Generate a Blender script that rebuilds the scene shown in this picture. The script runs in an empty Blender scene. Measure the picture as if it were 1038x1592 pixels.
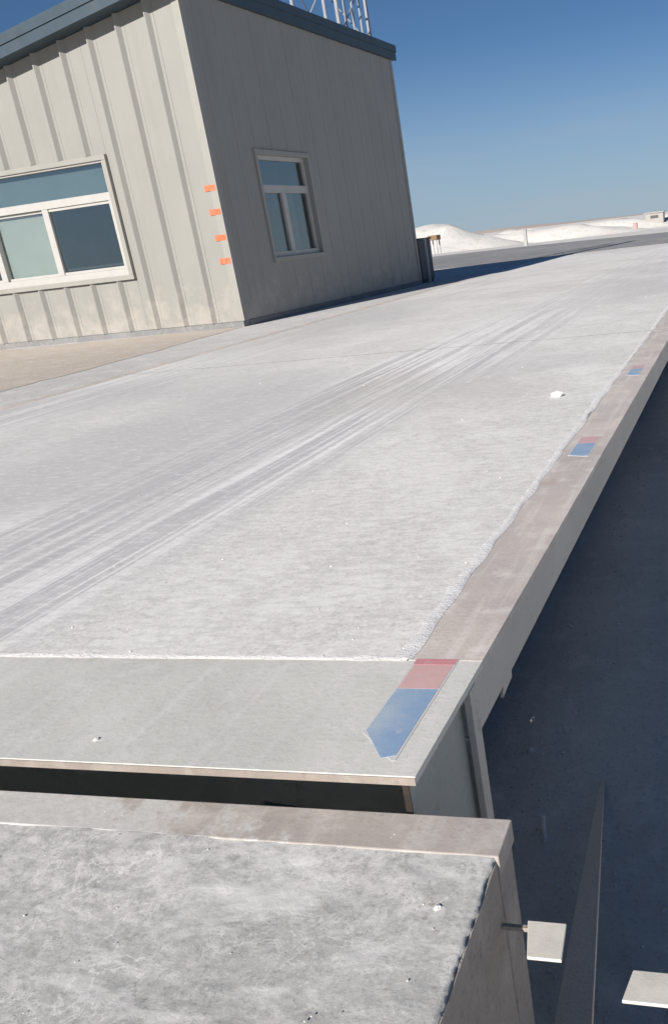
import bpy, bmesh, math, random
from mathutils import Vector, Matrix
from mathutils import noise as mnoise

random.seed(7)
scene = bpy.context.scene
C = scene.collection

# ------------------------------------------------------------------ camera
cam_d = bpy.data.cameras.new('camera')
cam = bpy.data.objects.new('camera', cam_d)
C.objects.link(cam)
RT = Vector((0.9658411, 0.23468669, -0.10987775))
UP = Vector((0.01757803, 0.36370552, 0.93134811))
FW = Vector((-0.25853815, 0.90146572, -0.34715641))
CAM_Z = 0.70
cam.matrix_world = Matrix(((RT.x, UP.x, -FW.x, 0.0), (RT.y, UP.y, -FW.y, 0.0),
                           (RT.z, UP.z, -FW.z, CAM_Z), (0, 0, 0, 1)))
cam_d.sensor_fit = 'AUTO'
cam_d.sensor_width = 36.0
cam_d.lens = 31.658
cam_d.shift_x = -0.17466
cam_d.shift_y = 0.05189
cam_d.clip_start = 0.02
cam_d.clip_end = 20000
scene.camera = cam

# ------------------------------------------------------------------ sky and sun
SUN_EL = math.radians(26.0)
SUN_AZ = math.radians(190.5)          # clockwise from +Y
to_sun = Vector((math.sin(SUN_AZ) * math.cos(SUN_EL), math.cos(SUN_AZ) * math.cos(SUN_EL), math.sin(SUN_EL)))
w = bpy.data.worlds.new('World')
scene.world = w
w.use_nodes = True
nt = w.node_tree
nt.nodes.clear()
out = nt.nodes.new('ShaderNodeOutputWorld')
bg = nt.nodes.new('ShaderNodeBackground')
sky = nt.nodes.new('ShaderNodeTexSky')
sky.sky_type = 'NISHITA'
sky.sun_disc = False
sky.sun_elevation = SUN_EL
sky.sun_rotation = SUN_AZ
sky.altitude = 2800
sky.air_density = 1.0
sky.dust_density = 0.0
sky.ozone_density = 3.0
bg.inputs['Strength'].default_value = 0.055
# thin streaks of cloud low over the horizon
tc = nt.nodes.new('ShaderNodeTexCoord')
mp = nt.nodes.new('ShaderNodeMapping')
mp.inputs['Scale'].default_value = (3.0, 3.0, 22.0)
nz = nt.nodes.new('ShaderNodeTexNoise')
nz.inputs['Scale'].default_value = 2.2
nz.inputs['Detail'].default_value = 6
cr = nt.nodes.new('ShaderNodeValToRGB')
cr.color_ramp.elements[0].position = 0.48
cr.color_ramp.elements[1].position = 0.78
sep = nt.nodes.new('ShaderNodeSeparateXYZ')
band = nt.nodes.new('ShaderNodeMapRange')
band.inputs['From Min'].default_value = 0.0
band.inputs['From Max'].default_value = 0.13
band.inputs['To Min'].default_value = 0.42
band.inputs['To Max'].default_value = 0.0
mul = nt.nodes.new('ShaderNodeMath')
mul.operation = 'MULTIPLY'
mixc = nt.nodes.new('ShaderNodeMix')
mixc.data_type = 'RGBA'
mixc.inputs[7].default_value = (5.6, 6.0, 6.6, 1)
L = nt.links.new
L(tc.outputs['Generated'], mp.inputs[0])
L(mp.outputs[0], nz.inputs['Vector'])
L(nz.outputs[0], cr.inputs[0])
L(tc.outputs['Generated'], sep.inputs[0])
L(sep.outputs[2], band.inputs[0])
L(cr.outputs[0], mul.inputs[0])
L(band.outputs[0], mul.inputs[1])
L(mul.outputs[0], mixc.inputs[0])
tint = nt.nodes.new('ShaderNodeMix')
tint.data_type = 'RGBA'
tint.blend_type = 'MULTIPLY'
tint.inputs[0].default_value = 1.0
tint.inputs[7].default_value = (0.54, 0.68, 0.78, 1)
L(sky.outputs[0], tint.inputs[6])
low = nt.nodes.new('ShaderNodeMapRange')
low.interpolation_type = 'SMOOTHSTEP'
low.inputs['From Min'].default_value = 0.19
low.inputs['From Max'].default_value = -0.02
low.inputs['To Max'].default_value = 0.85
hz = nt.nodes.new('ShaderNodeMix')
hz.data_type = 'RGBA'
hz.inputs[7].default_value = (4.2, 5.4, 6.8, 1)
L(sep.outputs[2], low.inputs[0])
L(low.outputs[0], hz.inputs[0])
L(tint.outputs[2], hz.inputs[6])
L(hz.outputs[2], mixc.inputs[6])
L(mixc.outputs[2], bg.inputs['Color'])
L(bg.outputs[0], out.inputs[0])

sd = bpy.data.lights.new('sun', 'SUN')
sd.energy = 4.5
sd.angle = math.radians(0.53)
sd.color = (1.0, 0.94, 0.865)
sun = bpy.data.objects.new('sun', sd)
C.objects.link(sun)
sun.rotation_euler = to_sun.to_track_quat('Z', 'Y').to_euler()

vs = scene.view_settings
vs.view_transform = 'Standard'
vs.look = 'None'
vs.exposure = 0.5
vs.gamma = 1.0
vs.use_curve_mapping = False

# ------------------------------------------------------------------ helpers
def lin(r, g, b):
    f = lambda c: (c / 12.92 if c <= 0.04045 else ((c + 0.055) / 1.055) ** 2.4)
    return (f(r / 255), f(g / 255), f(b / 255), 1)


class MB:
    """collects shapes and links them as one mesh object"""
    def __init__(self):
        self.bm = bmesh.new()
        self.mi = 0

    def face(self, vs_):
        f = self.bm.faces.new(vs_)
        f.material_index = self.mi
        return f

    def hexa(self, p):
        v = [self.bm.verts.new(q) for q in p]
        for i in ((0, 3, 2, 1), (4, 5, 6, 7), (0, 1, 5, 4), (1, 2, 6, 5), (2, 3, 7, 6), (3, 0, 4, 7)):
            self.face([v[k] for k in i])
        return v

    def box(self, x0, x1, y0, y1, z0, z1):
        return self.hexa([(x0, y0, z0), (x1, y0, z0), (x1, y1, z0), (x0, y1, z0),
                          (x0, y0, z1), (x1, y0, z1), (x1, y1, z1), (x0, y1, z1)])

    def prism(self, poly, f0, f1):
        """poly: 2D points; f0 / f1 turn one into a 3D point at either end"""
        a = [self.bm.verts.new(f0(q)) for q in poly]
        b = [self.bm.verts.new(f1(q)) for q in poly]
        n = len(poly)
        self.face(a[::-1])
        self.face(b)
        for i in range(n):
            j = (i + 1) % n
            self.face([a[i], a[j], b[j], b[i]])

    def tube(self, p, q, r0, r1=None, n=10):
        r1 = r0 if r1 is None else r1
        p, q = Vector(p), Vector(q)
        d = (q - p).normalized()
        u = d.orthogonal().normalized()
        v = d.cross(u)
        ra, rb = [], []
        for i in range(n):
            a = 2 * math.pi * i / n
            e = u * math.cos(a) + v * math.sin(a)
            ra.append(self.bm.verts.new(p + e * r0))
            rb.append(self.bm.verts.new(q + e * r1))
        self.face(ra[::-1])
        self.face(rb)
        for i in range(n):
            j = (i + 1) % n
            self.face([ra[i], ra[j], rb[j], rb[i]])

    def stone(self, c, r, flat=0.6):
        m = bmesh.ops.create_icosphere(self.bm, subdivisions=1, radius=1.0)
        s = (r * random.uniform(0.7, 1.3), r * random.uniform(0.7, 1.3), r * flat * random.uniform(0.7, 1.2))
        rot = Matrix.Rotation(random.uniform(0, 6.28), 3, 'Z')
        for v in m['verts']:
            k = random.uniform(0.75, 1.15)
            v.co = Vector(c) + rot @ Vector((v.co.x * s[0] * k, v.co.y * s[1] * k, v.co.z * s[2] * k))
            for f in v.link_faces:
                f.material_index = self.mi

    def build(self, name, mats, parent=None, bevel=0.0, smooth=False):
        bmesh.ops.recalc_face_normals(self.bm, faces=self.bm.faces[:])
        me = bpy.data.meshes.new(name)
        self.bm.to_mesh(me)
        self.bm.free()
        for m in (mats if isinstance(mats, (list, tuple)) else [mats]):
            me.materials.append(m)
        if smooth:
            for p in me.polygons:
                p.use_smooth = True
        o = bpy.data.objects.new(name, me)
        C.objects.link(o)
        if parent:
            o.parent = parent
        if bevel:
            b = o.modifiers.new('bevel', 'BEVEL')
            b.width = bevel
            b.segments = 2
            b.limit_method = 'ANGLE'
            b.angle_limit = math.radians(40)
        return o


def tag(o, label=None, cat=None, group=None, kind=None):
    for k, v in (('label', label), ('category', cat), ('group', group), ('kind', kind)):
        if v:
            o[k] = v
    return o


def empty(name, loc=(0, 0, 0), rz=0.0):
    o = bpy.data.objects.new(name, None)
    C.objects.link(o)
    o.location = loc
    o.rotation_euler = (0, 0, rz)
    o.empty_display_size = 0.2
    return o


def copy_tree(o, parent=None):
    c = o.copy()
    C.objects.link(c)
    if parent:
        c.parent = parent
    for ch in list(o.children):
        copy_tree(ch, c)
    return c


# ------------------------------------------------------------------ materials
class NT:
    def __init__(self, name, rough=0.8, spec=0.3):
        self.m = bpy.data.materials.new(name)
        self.m.use_nodes = True
        self.t = self.m.node_tree
        self.b = self.t.nodes['Principled BSDF']
        self.b.inputs['Roughness'].default_value = rough
        self.b.inputs['Specular IOR Level'].default_value = spec
        self.tc = self.t.nodes.new('ShaderNodeTexCoord')
        self.co = self.tc.outputs['Object']

    def node(self, kind, **kw):
        n = self.t.nodes.new(kind)
        for k, v in kw.items():
            setattr(n, k, v)
        return n

    def link(self, a, b):
        self.t.links.new(a, b)

    def mapped(self, scale=(1, 1, 1), rot=(0, 0, 0), loc=(0, 0, 0), src=None):
        n = self.node('ShaderNodeMapping')
        n.inputs['Scale'].default_value = scale
        n.inputs['Rotation'].default_value = rot
        n.inputs['Location'].default_value = loc
        self.link(src or self.co, n.inputs[0])
        return n.outputs[0]

    def noise(self, scale, detail=5, rough=0.55, vec=None, dist=0.0):
        n = self.node('ShaderNodeTexNoise')
        n.inputs['Scale'].default_value = scale
        n.inputs['Detail'].default_value = detail
        n.inputs['Roughness'].default_value = rough
        n.inputs['Distortion'].default_value = dist
        self.link(vec or self.co, n.inputs['Vector'])
        return n.outputs[0]

    def vor(self, scale, vec=None, feature='F1', rnd=1.0):
        n = self.node('ShaderNodeTexVoronoi')
        n.feature = feature
        n.inputs['Scale'].default_value = scale
        n.inputs['Randomness'].default_value = rnd
        self.link(vec or self.co, n.inputs['Vector'])
        return n.outputs['Distance']

    def rng(self, x, a, b, c=0.0, d=1.0, smooth=False):
        n = self.node('ShaderNodeMapRange')
        if smooth:
            n.interpolation_type = 'SMOOTHSTEP'
        for i, v in enumerate((a, b, c, d)):
            n.inputs[i + 1].default_value = v
        self.link(x, n.inputs[0])
        return n.outputs[0]

    def math(self, op, a, b=None, clamp=False):
        n = self.node('ShaderNodeMath', operation=op, use_clamp=clamp)
        for i, v in enumerate((a, b)):
            if v is None:
                continue
            if isinstance(v, (int, float)):
                n.inputs[i].default_value = v
            else:
                self.link(v, n.inputs[i])
        return n.outputs[0]

    def mix(self, fac, a, b, blend='MIX'):
        n = self.node('ShaderNodeMix', data_type='RGBA', blend_type=blend)
        for i, v in ((0, fac), (6, a), (7, b)):
            if isinstance(v, (int, float)):
                n.inputs[i].default_value = v
            elif isinstance(v, tuple):
                n.inputs[i].default_value = v if len(v) == 4 else v + (1,)
            else:
                self.link(v, n.inputs[i])
        return n.outputs[2]

    def xyz(self):
        n = self.node('ShaderNodeSeparateXYZ')
        self.link(self.co, n.inputs[0])
        return n.outputs

    def bump(self, h, strength=0.4, dist=0.01):
        n = self.node('ShaderNodeBump')
        n.inputs['Strength'].default_value = strength
        n.inputs['Distance'].default_value = dist
        self.link(h, n.inputs['Height'])
        self.link(n.outputs[0], self.b.inputs['Normal'])

    def color(self, c):
        if isinstance(c, tuple):
            self.b.inputs['Base Color'].default_value = c if len(c) == 4 else c + (1,)
        else:
            self.link(c, self.b.inputs['Base Color'])
        return self.m


def mat_deck():
    n = NT('salt_dusted_concrete', 0.9, 0.2)
    big = n.noise(0.9, 5, 0.6)
    mid = n.noise(5.0, 8, 0.68)
    fine = n.noise(34, 8, 0.74)
    grain = n.noise(120, 6, 0.75)
    base = n.mix(n.rng(big, 0.35, 0.65), (0.64, 0.63, 0.605), (0.74, 0.725, 0.695))
    base = n.mix(n.rng(mid, 0.36, 0.64, 0, 0.8), base, (0.80, 0.785, 0.76))
    base = n.mix(n.rng(fine, 0.52, 0.70, 0, 0.7), base, (0.50, 0.49, 0.485))
    base = n.mix(n.rng(fine, 0.50, 0.36, 0, 0.6), base, (0.88, 0.87, 0.86))
    base = n.mix(n.rng(grain, 0.52, 0.64, 0, 0.55), base, (0.47, 0.46, 0.45))
    base = n.mix(n.rng(grain, 0.48, 0.36, 0, 0.5), base, (0.90, 0.89, 0.865))
    wh = n.noise(2.6, 9, 0.68, n.mapped((1, 0.8, 1), (0, 0, 0.2), (5, 1, 0)), 0.4)
    base = n.mix(n.math('MULTIPLY', n.rng(wh, 0.48, 0.62, 0, 0.5), n.rng(n.xyz()[0], -3.4, -1.8, 0.5, 1)), base, (0.90, 0.885, 0.865))
    # wheel paths: streaks drawn out along the deck
    x, y, z = n.xyz()
    wob = n.noise(0.5, 2, 0.5)
    xd = n.math('ADD', n.math('SUBTRACT', x, n.math('MULTIPLY', y, 0.035)), n.math('MULTIPLY', wob, 0.30))
    def path(x0, wd):
        d = n.math('ABSOLUTE', n.math('SUBTRACT', xd, x0))
        return n.rng(d, wd, wd * 0.45, 0, 1, True)
    p = n.math('MAXIMUM', path(-1.86, 0.62), n.math('MULTIPLY', path(-4.2, 0.55), 0.8))
    brk = n.noise(1.3, 4, 0.6)
    p = n.math('MULTIPLY', p, n.math('MULTIPLY', n.rng(brk, 0.30, 0.55, 0.35, 1), n.rng(y, 4.8, 8.5, 1, 0.3)))
    sv = n.mapped((17, 0.22, 1), (0, 0, math.radians(2.0)))
    st = n.noise(1.0, 4, 0.62, sv, 0.25)
    sv2 = n.mapped((40, 0.7, 1), (0, 0, math.radians(2.0)))
    st2 = n.noise(1.0, 3, 0.6, sv2, 0.2)
    base = n.mix(n.math('MULTIPLY', p, 0.42), base, (0.54, 0.54, 0.55))
    base = n.mix(n.math('MULTIPLY', p, n.rng(st, 0.49, 0.42, 0, 0.7)), base, (0.45, 0.45, 0.46))
    base = n.mix(n.math('MULTIPLY', p, n.rng(st, 0.51, 0.545, 0, 1.0)), base, (0.93, 0.91, 0.90))
    base = n.mix(n.math('MULTIPLY', p, n.rng(st2, 0.56, 0.60, 0, 0.9)), base, (0.90, 0.89, 0.88))
    grey = n.noise(0.42, 4, 0.55, n.mapped((1, 0.7, 1), (0, 0, 0.5), (1.3, 0.4, 0)))
    base = n.mix(n.rng(grey, 0.47, 0.62, 0, 0.7), base, (0.53, 0.525, 0.52))
    mot = n.noise(21, 10, 0.76, n.mapped((0.7, 1.9, 1)))
    base = n.mix(n.rng(mot, 0.50, 0.62, 0, 0.5), base, (0.55, 0.54, 0.535))
    base = n.mix(n.rng(mot, 0.48, 0.38, 0, 0.5), base, (0.87, 0.86, 0.85))
    # worn tan patches
    tan = n.noise(0.55, 3, 0.5, n.mapped((1, 0.6, 1), (0, 0, 0), (3.1, 7.7, 0)))
    base = n.mix(n.rng(tan, 0.56, 0.72, 0, 0.35), base, (0.50, 0.46, 0.42))
    base = n.mix(n.rng(n.vor(9), 0.06, 0.02, 0, 0.5), base, (0.33, 0.31, 0.30))
    h = n.math('ADD', n.math('MULTIPLY', fine, 0.6), n.math('ADD', n.math('MULTIPLY', grain, 0.25), n.math('MULTIPLY', n.math('MULTIPLY', p, st), 1.0)))
    n.bump(h, 0.22, 0.008)
    return n.color(base)


def mat_ramp():
    n = NT('crusted_ramp_concrete', 0.92, 0.2)
    big = n.noise(3.0, 6, 0.6)
    warp = n.mapped((9, 22, 9), (0, 0, math.radians(-35)))
    sw = n.noise(1.3, 9, 0.68, warp, 0.8)
    mid = n.noise(34, 10, 0.75, None, 0.4)
    crumb = n.noise(80, 8, 0.75)
    fine = n.noise(160, 6, 0.72)
    base = n.mix(n.rng(big, 0.36, 0.64), (0.40, 0.405, 0.39), (0.46, 0.46, 0.445))
    base = n.mix(n.rng(crumb, 0.50, 0.62, 0, 0.6), base, (0.48, 0.475, 0.465))
    base = n.mix(n.rng(mid, 0.50, 0.60, 0, 0.6), base, (0.45, 0.445, 0.435))
    base = n.mix(n.rng(sw, 0.54, 0.68, 0, 0.7), base, (0.62, 0.615, 0.605))
    base = n.mix(n.rng(crumb, 0.46, 0.36, 0, 0.5), base, (0.26, 0.255, 0.25))
    l1 = n.math('ABSOLUTE', n.math('SUBTRACT', n.noise(13, 7, 0.62, None, 0.6), 0.5))
    lace = n.math('MULTIPLY', n.rng(l1, 0.022, 0.004, 0, 1), n.rng(n.noise(5.5, 4, 0.6), 0.42, 0.58, 0, 1))
    l2 = n.math('ABSOLUTE', n.math('SUBTRACT', n.noise(29, 6, 0.65, None, 0.5), 0.5))
    lace2 = n.math('MULTIPLY', n.rng(l2, 0.025, 0.004, 0, 1), n.rng(n.noise(7.5, 4, 0.6, n.mapped((1, 1, 1), (0, 0, 0), (7, 3, 1))), 0.44, 0.56, 0, 0.9))
    base = n.mix(n.math('MULTIPLY', lace, 0.8), base, (0.72, 0.715, 0.705))
    base = n.mix(n.math('MULTIPLY', lace2, 0.7), base, (0.70, 0.695, 0.685))
    base = n.mix(n.rng(fine, 0.54, 0.66, 0, 0.65), base, (0.20, 0.195, 0.19))
    base = n.mix(n.rng(fine, 0.46, 0.34, 0, 0.6), base, (0.68, 0.675, 0.665))
    y = n.xyz()[1]
    edge = n.math('MULTIPLY', n.rng(y, 0.62, 0.93, 0, 1), n.rng(n.noise(38, 9, 0.75), 0.46, 0.56, 0, 1))
    base = n.mix(n.math('MULTIPLY', edge, 0.6), base, (0.66, 0.655, 0.645))
    smear = n.noise(4.2, 8, 0.66, n.mapped((1, 2.4, 1), (0, 0, math.radians(-30)), (2, 5, 0)), 0.8)
    base = n.mix(n.rng(smear, 0.50, 0.62, 0, 0.75), base, (0.70, 0.70, 0.685))
    chip = n.rng(n.noise(14, 6, 0.62, n.mapped((1, 1.7, 1), (0, 0, 0), (4.3, 1.7, 0))), 0.68, 0.71, 0, 0.6)
    base = n.mix(chip, base, (0.27, 0.235, 0.21))
    h = n.math('ADD', mid, n.math('ADD', n.math('MULTIPLY', crumb, 0.5), n.math('MULTIPLY', sw, 0.7)))
    n.bump(h, 0.3, 0.006)
    return n.color(base)


def mat_steel(name, c0, c1, rust=(0.23, 0.13, 0.08), rust_amt=0.35, dust=(0.66, 0.62, 0.59), dust_amt=0.5, rough=0.65):
    n = NT(name, rough, 0.35)
    big = n.noise(2.6, 5, 0.6)
    mid = n.noise(11, 7, 0.65)
    fine = n.noise(75, 6, 0.7)
    c = n.mix(n.rng(big, 0.35, 0.65), c0, c1)
    c = n.mix(n.rng(mid, 0.52, 0.70, 0, dust_amt), c, dust)
    st = n.noise(1, 5, 0.65, n.mapped((26, 1.8, 26)))
    c = n.mix(n.rng(st, 0.50, 0.72, 0, dust_amt * 0.8), c, dust)
    c = n.mix(n.rng(n.noise(6.5, 7, 0.7, n.mapped((1, 1, 1), (0, 0, 0), (9, 2, 5))), 0.60, 0.74, 0, rust_amt), c, rust)
    c = n.mix(n.rng(fine, 0.55, 0.72, 0, 0.4), c, tuple(v * 0.6 for v in c0[:3]))
    n.bump(fine, 0.25, 0.004)
    return n.color(c)


def mat_plain(name, c, var=0.12, rough=0.6, scale=8, spec=0.35, grime=None, bump=0.1):
    n = NT(name, rough, spec)
    a = n.noise(scale, 6, 0.65)
    col = n.mix(n.rng(a, 0.3, 0.7), tuple(v * (1 - var) for v in c), tuple(min(1, v * (1 + var)) for v in c))
    if grime:
        col = n.mix(n.rng(n.noise(scale * 0.5, 6, 0.7, n.mapped((1, 1, 0.35))), 0.52, 0.75, 0, 0.45), col, grime)
    n.bump(n.noise(scale * 9, 4, 0.6), bump, 0.004)
    return n.color(col)


def mat_glass(name, tint=(0.90, 0.94, 0.94)):
    n = NT(name)
    t = n.t
    tr = t.nodes.new('ShaderNodeBsdfTransparent')
    tr.inputs[0].default_value = tint + (1,)
    gl = t.nodes.new('ShaderNodeBsdfGlossy')
    gl.inputs['Roughness'].default_value = 0.03
    lw = t.nodes.new('ShaderNodeLayerWeight')
    lw.inputs['Blend'].default_value = 0.28
    fr = t.nodes.new('ShaderNodeMapRange')
    fr.inputs[3].default_value = 0.16
    fr.inputs[4].default_value = 0.9
    t.links.new(lw.outputs['Fresnel'], fr.inputs[0])
    mx = t.nodes.new('ShaderNodeMixShader')
    t.links.new(fr.outputs[0], mx.inputs[0])
    t.links.new(tr.outputs[0], mx.inputs[1])
    t.links.new(gl.outputs[0], mx.inputs[2])
    t.links.new(mx.outputs[0], t.nodes['Material Output'].inputs[0])
    return n.m


def mat_ground(name, c0, c1, c2, s=1.0, bump=0.5):
    n = NT(name, 0.95, 0.15)
    a = n.noise(0.35 * s, 6, 0.6)
    b = n.noise(4.0 * s, 8, 0.68)
    f = n.noise(40 * s, 6, 0.7)
    c = n.mix(n.rng(a, 0.35, 0.65), c0, c1)
    c = n.mix(n.rng(b, 0.5, 0.68, 0, 0.7), c, c2)
    c = n.mix(n.rng(f, 0.54, 0.70, 0, 0.55), c, tuple(v * 0.5 for v in c0[:3]))
    n.bump(n.math('ADD', b, n.math('MULTIPLY', f, 0.5)), bump, 0.02)
    return n.color(c)


M = {}
M['deck'] = mat_deck()
M['ramp'] = mat_ramp()
M['ramp_side'] = mat_ground('ramp_side_concrete', (0.38, 0.345, 0.31), (0.46, 0.42, 0.38), (0.52, 0.48, 0.44), 2.5)
M['edge'] = mat_steel('edge_strip_steel', (0.50, 0.455, 0.43), (0.64, 0.575, 0.53), (0.46, 0.30, 0.20), 0.75, (0.78, 0.73, 0.68), 0.8)
M['plate'] = mat_steel('front_plate_steel', (0.56, 0.565, 0.53), (0.70, 0.69, 0.645), (0.50, 0.42, 0.35), 0.6, (0.76, 0.745, 0.725), 0.6)
M['web'] = mat_steel('side_channel_steel', (0.50, 0.485, 0.45), (0.58, 0.555, 0.52), (0.20, 0.11, 0.07), 0.6, (0.55, 0.53, 0.5), 0.3)
M['girder'] = mat_steel('girder_steel', (0.46, 0.49, 0.47), (0.54, 0.57, 0.545), (0.13, 0.07, 0.045), 0.75, (0.3, 0.29, 0.27), 0.25)
M['angle'] = mat_steel('ramp_angle_steel', (0.40, 0.36, 0.335), (0.50, 0.455, 0.43), (0.34, 0.25, 0.19), 0.5, (0.66, 0.63, 0.60), 0.6)
M['webpaint'] = mat_steel('green_grey_paint', (0.35, 0.375, 0.36), (0.42, 0.44, 0.42), (0.17, 0.10, 0.07), 0.8, (0.48, 0.47, 0.45), 0.3)
M['rust'] = mat_plain('dark_rust', (0.035, 0.027, 0.022), 0.3, 0.85, 40)
M['seal'] = mat_plain('dusty_joint_seal', (0.30, 0.295, 0.29), 0.35, 0.9, 14, 0.2, (0.6, 0.59, 0.58))
M['wornedge'] = mat_steel('worn_plate_edge', (0.22, 0.19, 0.165), (0.32, 0.275, 0.24), (0.14, 0.09, 0.06), 0.6, (0.5, 0.46, 0.42), 0.3)
def mat_nosing():
    m_ = mat_steel('ramp_angle_steel', (0.36, 0.325, 0.30), (0.45, 0.41, 0.385), (0.34, 0.25, 0.19), 0.5, (0.62, 0.59, 0.56), 0.6)
    n = NT.__new__(NT)
    n.m, n.t = m_, m_.node_tree
    n.b = n.t.nodes['Principled BSDF']
    n.tc = n.t.nodes.new('ShaderNodeTexCoord')
    n.co = n.tc.outputs['Object']
    old = n.b.inputs['Base Color'].links[0].from_socket
    x, y, z = n.xyz()
    g = n.noise(13, 9, 0.72)
    g = n.math('ADD', g, n.rng(x, -0.55, -1.05, -0.12, 0.24))
    g = n.math('ADD', g, n.rng(y, 0.985, 0.93, -0.03, 0.05))
    c = n.mix(n.rng(g, 0.53, 0.60, 0, 0.9), old, n.mix(n.noise(60, 6, 0.7), (0.40, 0.395, 0.385), (0.72, 0.71, 0.70)))
    n.link(c, n.b.inputs['Base Color'])
    return m_


M['angle'] = mat_nosing()
M['dust'] = mat_ground('salt_dust', (0.80, 0.79, 0.775), (0.86, 0.85, 0.84), (0.90, 0.89, 0.88), 4, 0.4)
M['salt'] = mat_ground('salt_flat', (0.66, 0.645, 0.62), (0.74, 0.73, 0.71), (0.80, 0.79, 0.78), 0.12, 0.3)
M['heap'] = mat_ground('salt_heap_white', (0.64, 0.625, 0.60), (0.71, 0.695, 0.67), (0.52, 0.48, 0.44), 0.4, 0.4)
M['pit'] = mat_ground('pit_floor', (0.58, 0.56, 0.52), (0.74, 0.71, 0.655), (0.80, 0.77, 0.72), 2.2)
M['apron'] = mat_ground('apron_concrete', (0.56, 0.545, 0.53), (0.66, 0.645, 0.63), (0.76, 0.75, 0.74), 1.0)
M['dirt'] = mat_ground('tan_dirt', (0.52, 0.46, 0.395), (0.60, 0.535, 0.47), (0.66, 0.62, 0.58), 1.2)
M['road'] = mat_ground('grey_gravel_road', (0.23, 0.235, 0.245), (0.34, 0.34, 0.345), (0.44, 0.43, 0.42), 0.5)
M['hill'] = mat_ground('hill_earth', (0.44, 0.37, 0.33), (0.50, 0.43, 0.39), (0.55, 0.49, 0.45), 0.01)
def mat_panel():
    n = NT('cream_wall_steel', 0.5, 0.35)
    a = n.noise(1.6, 6, 0.6)
    c = n.mix(n.rng(a, 0.3, 0.7), (0.268, 0.266, 0.248), (0.292, 0.289, 0.267))
    st = n.noise(1, 6, 0.65, n.mapped((9, 9, 0.5)))
    c = n.mix(n.rng(st, 0.52, 0.72, 0, 0.35), c, (0.24, 0.225, 0.195))
    z = n.xyz()[2]
    sp = n.math('ADD', n.noise(5, 8, 0.7), n.rng(z, 0.0, 0.75, 0.16, -0.16))
    c = n.mix(n.rng(sp, 0.48, 0.68, 0, 0.55), c, (0.42, 0.385, 0.345))
    n.bump(n.noise(2.2, 3, 0.5), 0.12, 0.01)
    return n.color(c)


M['panel'] = mat_panel()
M['trimm'] = mat_plain('cream_trim_steel', (0.305, 0.30, 0.275), 0.05, 0.5, 6, 0.35, (0.33, 0.31, 0.27), 0.05)
M['roof'] = mat_plain('blue_grey_roof_steel', (0.042, 0.066, 0.088), 0.12, 0.5, 5, 0.35, (0.08, 0.09, 0.10))
M['frame'] = mat_plain('white_window_plastic', (0.44, 0.435, 0.415), 0.04, 0.4, 9, 0.4, (0.36, 0.34, 0.31))
M['plinth'] = mat_ground('plinth_concrete', (0.20, 0.20, 0.21), (0.27, 0.27, 0.27), (0.36, 0.35, 0.34), 4)
M['orange'] = mat_plain('orange_reflective', (0.74, 0.15, 0.07), 0.2, 0.5, 30, 0.35, (0.62, 0.36, 0.27))
M['glass'] = mat_glass('window_glass')
M['blind'] = mat_plain('pale_green_blind', (0.50, 0.505, 0.46), 0.04, 0.8, 4)
M['curtain'] = mat_plain('pale_grey_curtain', (0.48, 0.51, 0.52), 0.06, 0.9, 8)
M['curtain2'] = mat_plain('blue_grey_roller_blind', (0.17, 0.215, 0.225), 0.06, 0.9, 5)
M['inside'] = mat_plain('room_inside', (0.34, 0.37, 0.38), 0.15, 0.9, 2)
M['galv'] = mat_plain('galvanised_steel', (0.26, 0.285, 0.32), 0.12, 0.5, 14)
M['navy'] = mat_plain('dark_navy_paint', (0.035, 0.045, 0.075), 0.2, 0.5, 9)
M['greypost'] = mat_plain('grey_painted_steel', (0.36, 0.36, 0.36), 0.12, 0.6, 9)
M['darkpost'] = mat_plain('dark_painted_steel', (0.05, 0.055, 0.065), 0.2, 0.7, 9)
M['sunpatch'] = mat_plain('sunlit_patch_white', (0.66, 0.63, 0.58), 0.08, 0.6, 30, 0.3, (0.45, 0.42, 0.38))  # for the added plates that stand in for sunlit ground
M['timber'] = mat_ground('weathered_timber', (0.74, 0.62, 0.51), (0.80, 0.68, 0.57), (0.82, 0.72, 0.62), 6)
M['brown'] = mat_plain('brown_sheet', (0.22, 0.15, 0.08), 0.15, 0.8, 4)
M['redpaint'] = mat_plain('faded_red_paint', (0.50, 0.30, 0.27), 0.1, 0.7, 6)
M['kiosk'] = mat_plain('pale_grey_render', (0.36, 0.345, 0.325), 0.08, 0.8, 3)
M['darkwin'] = mat_plain('dark_opening', (0.10, 0.10, 0.10), 0.1, 0.3, 3)


def mat_tape(name, c, worn):
    n = NT(name, 0.35, 0.5)
    # light patch worn into the middle of each band
    g = n.noise(9, 4, 0.6)
    col = n.mix(n.rng(g, 0.40, 0.66, 0, 0.75), c, worn)
    cell = n.vor(150, None, 'DISTANCE_TO_EDGE')
    col = n.mix(n.rng(cell, 0.10, 0.02, 0, 0.25), col, tuple(v * 0.7 for v in c))
    col = n.mix(n.rng(n.noise(40, 6, 0.7), 0.58, 0.70, 0, 0.5), col, (0.62, 0.59, 0.58))
    return n.color(col)


M['tape_red'] = mat_tape('red_reflective_tape', (0.70, 0.42, 0.40), (0.71, 0.52, 0.50))
M['tape_redline'] = mat_tape('bright_red_tape', (0.66, 0.29, 0.31), (0.66, 0.34, 0.34))
M['tape_blue'] = mat_tape('blue_reflective_tape', (0.29, 0.42, 0.60), (0.50, 0.57, 0.63))
M['tape_white'] = mat_plain('white_tape_edge', (0.64, 0.63, 0.63), 0.06, 0.5, 40)

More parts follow.
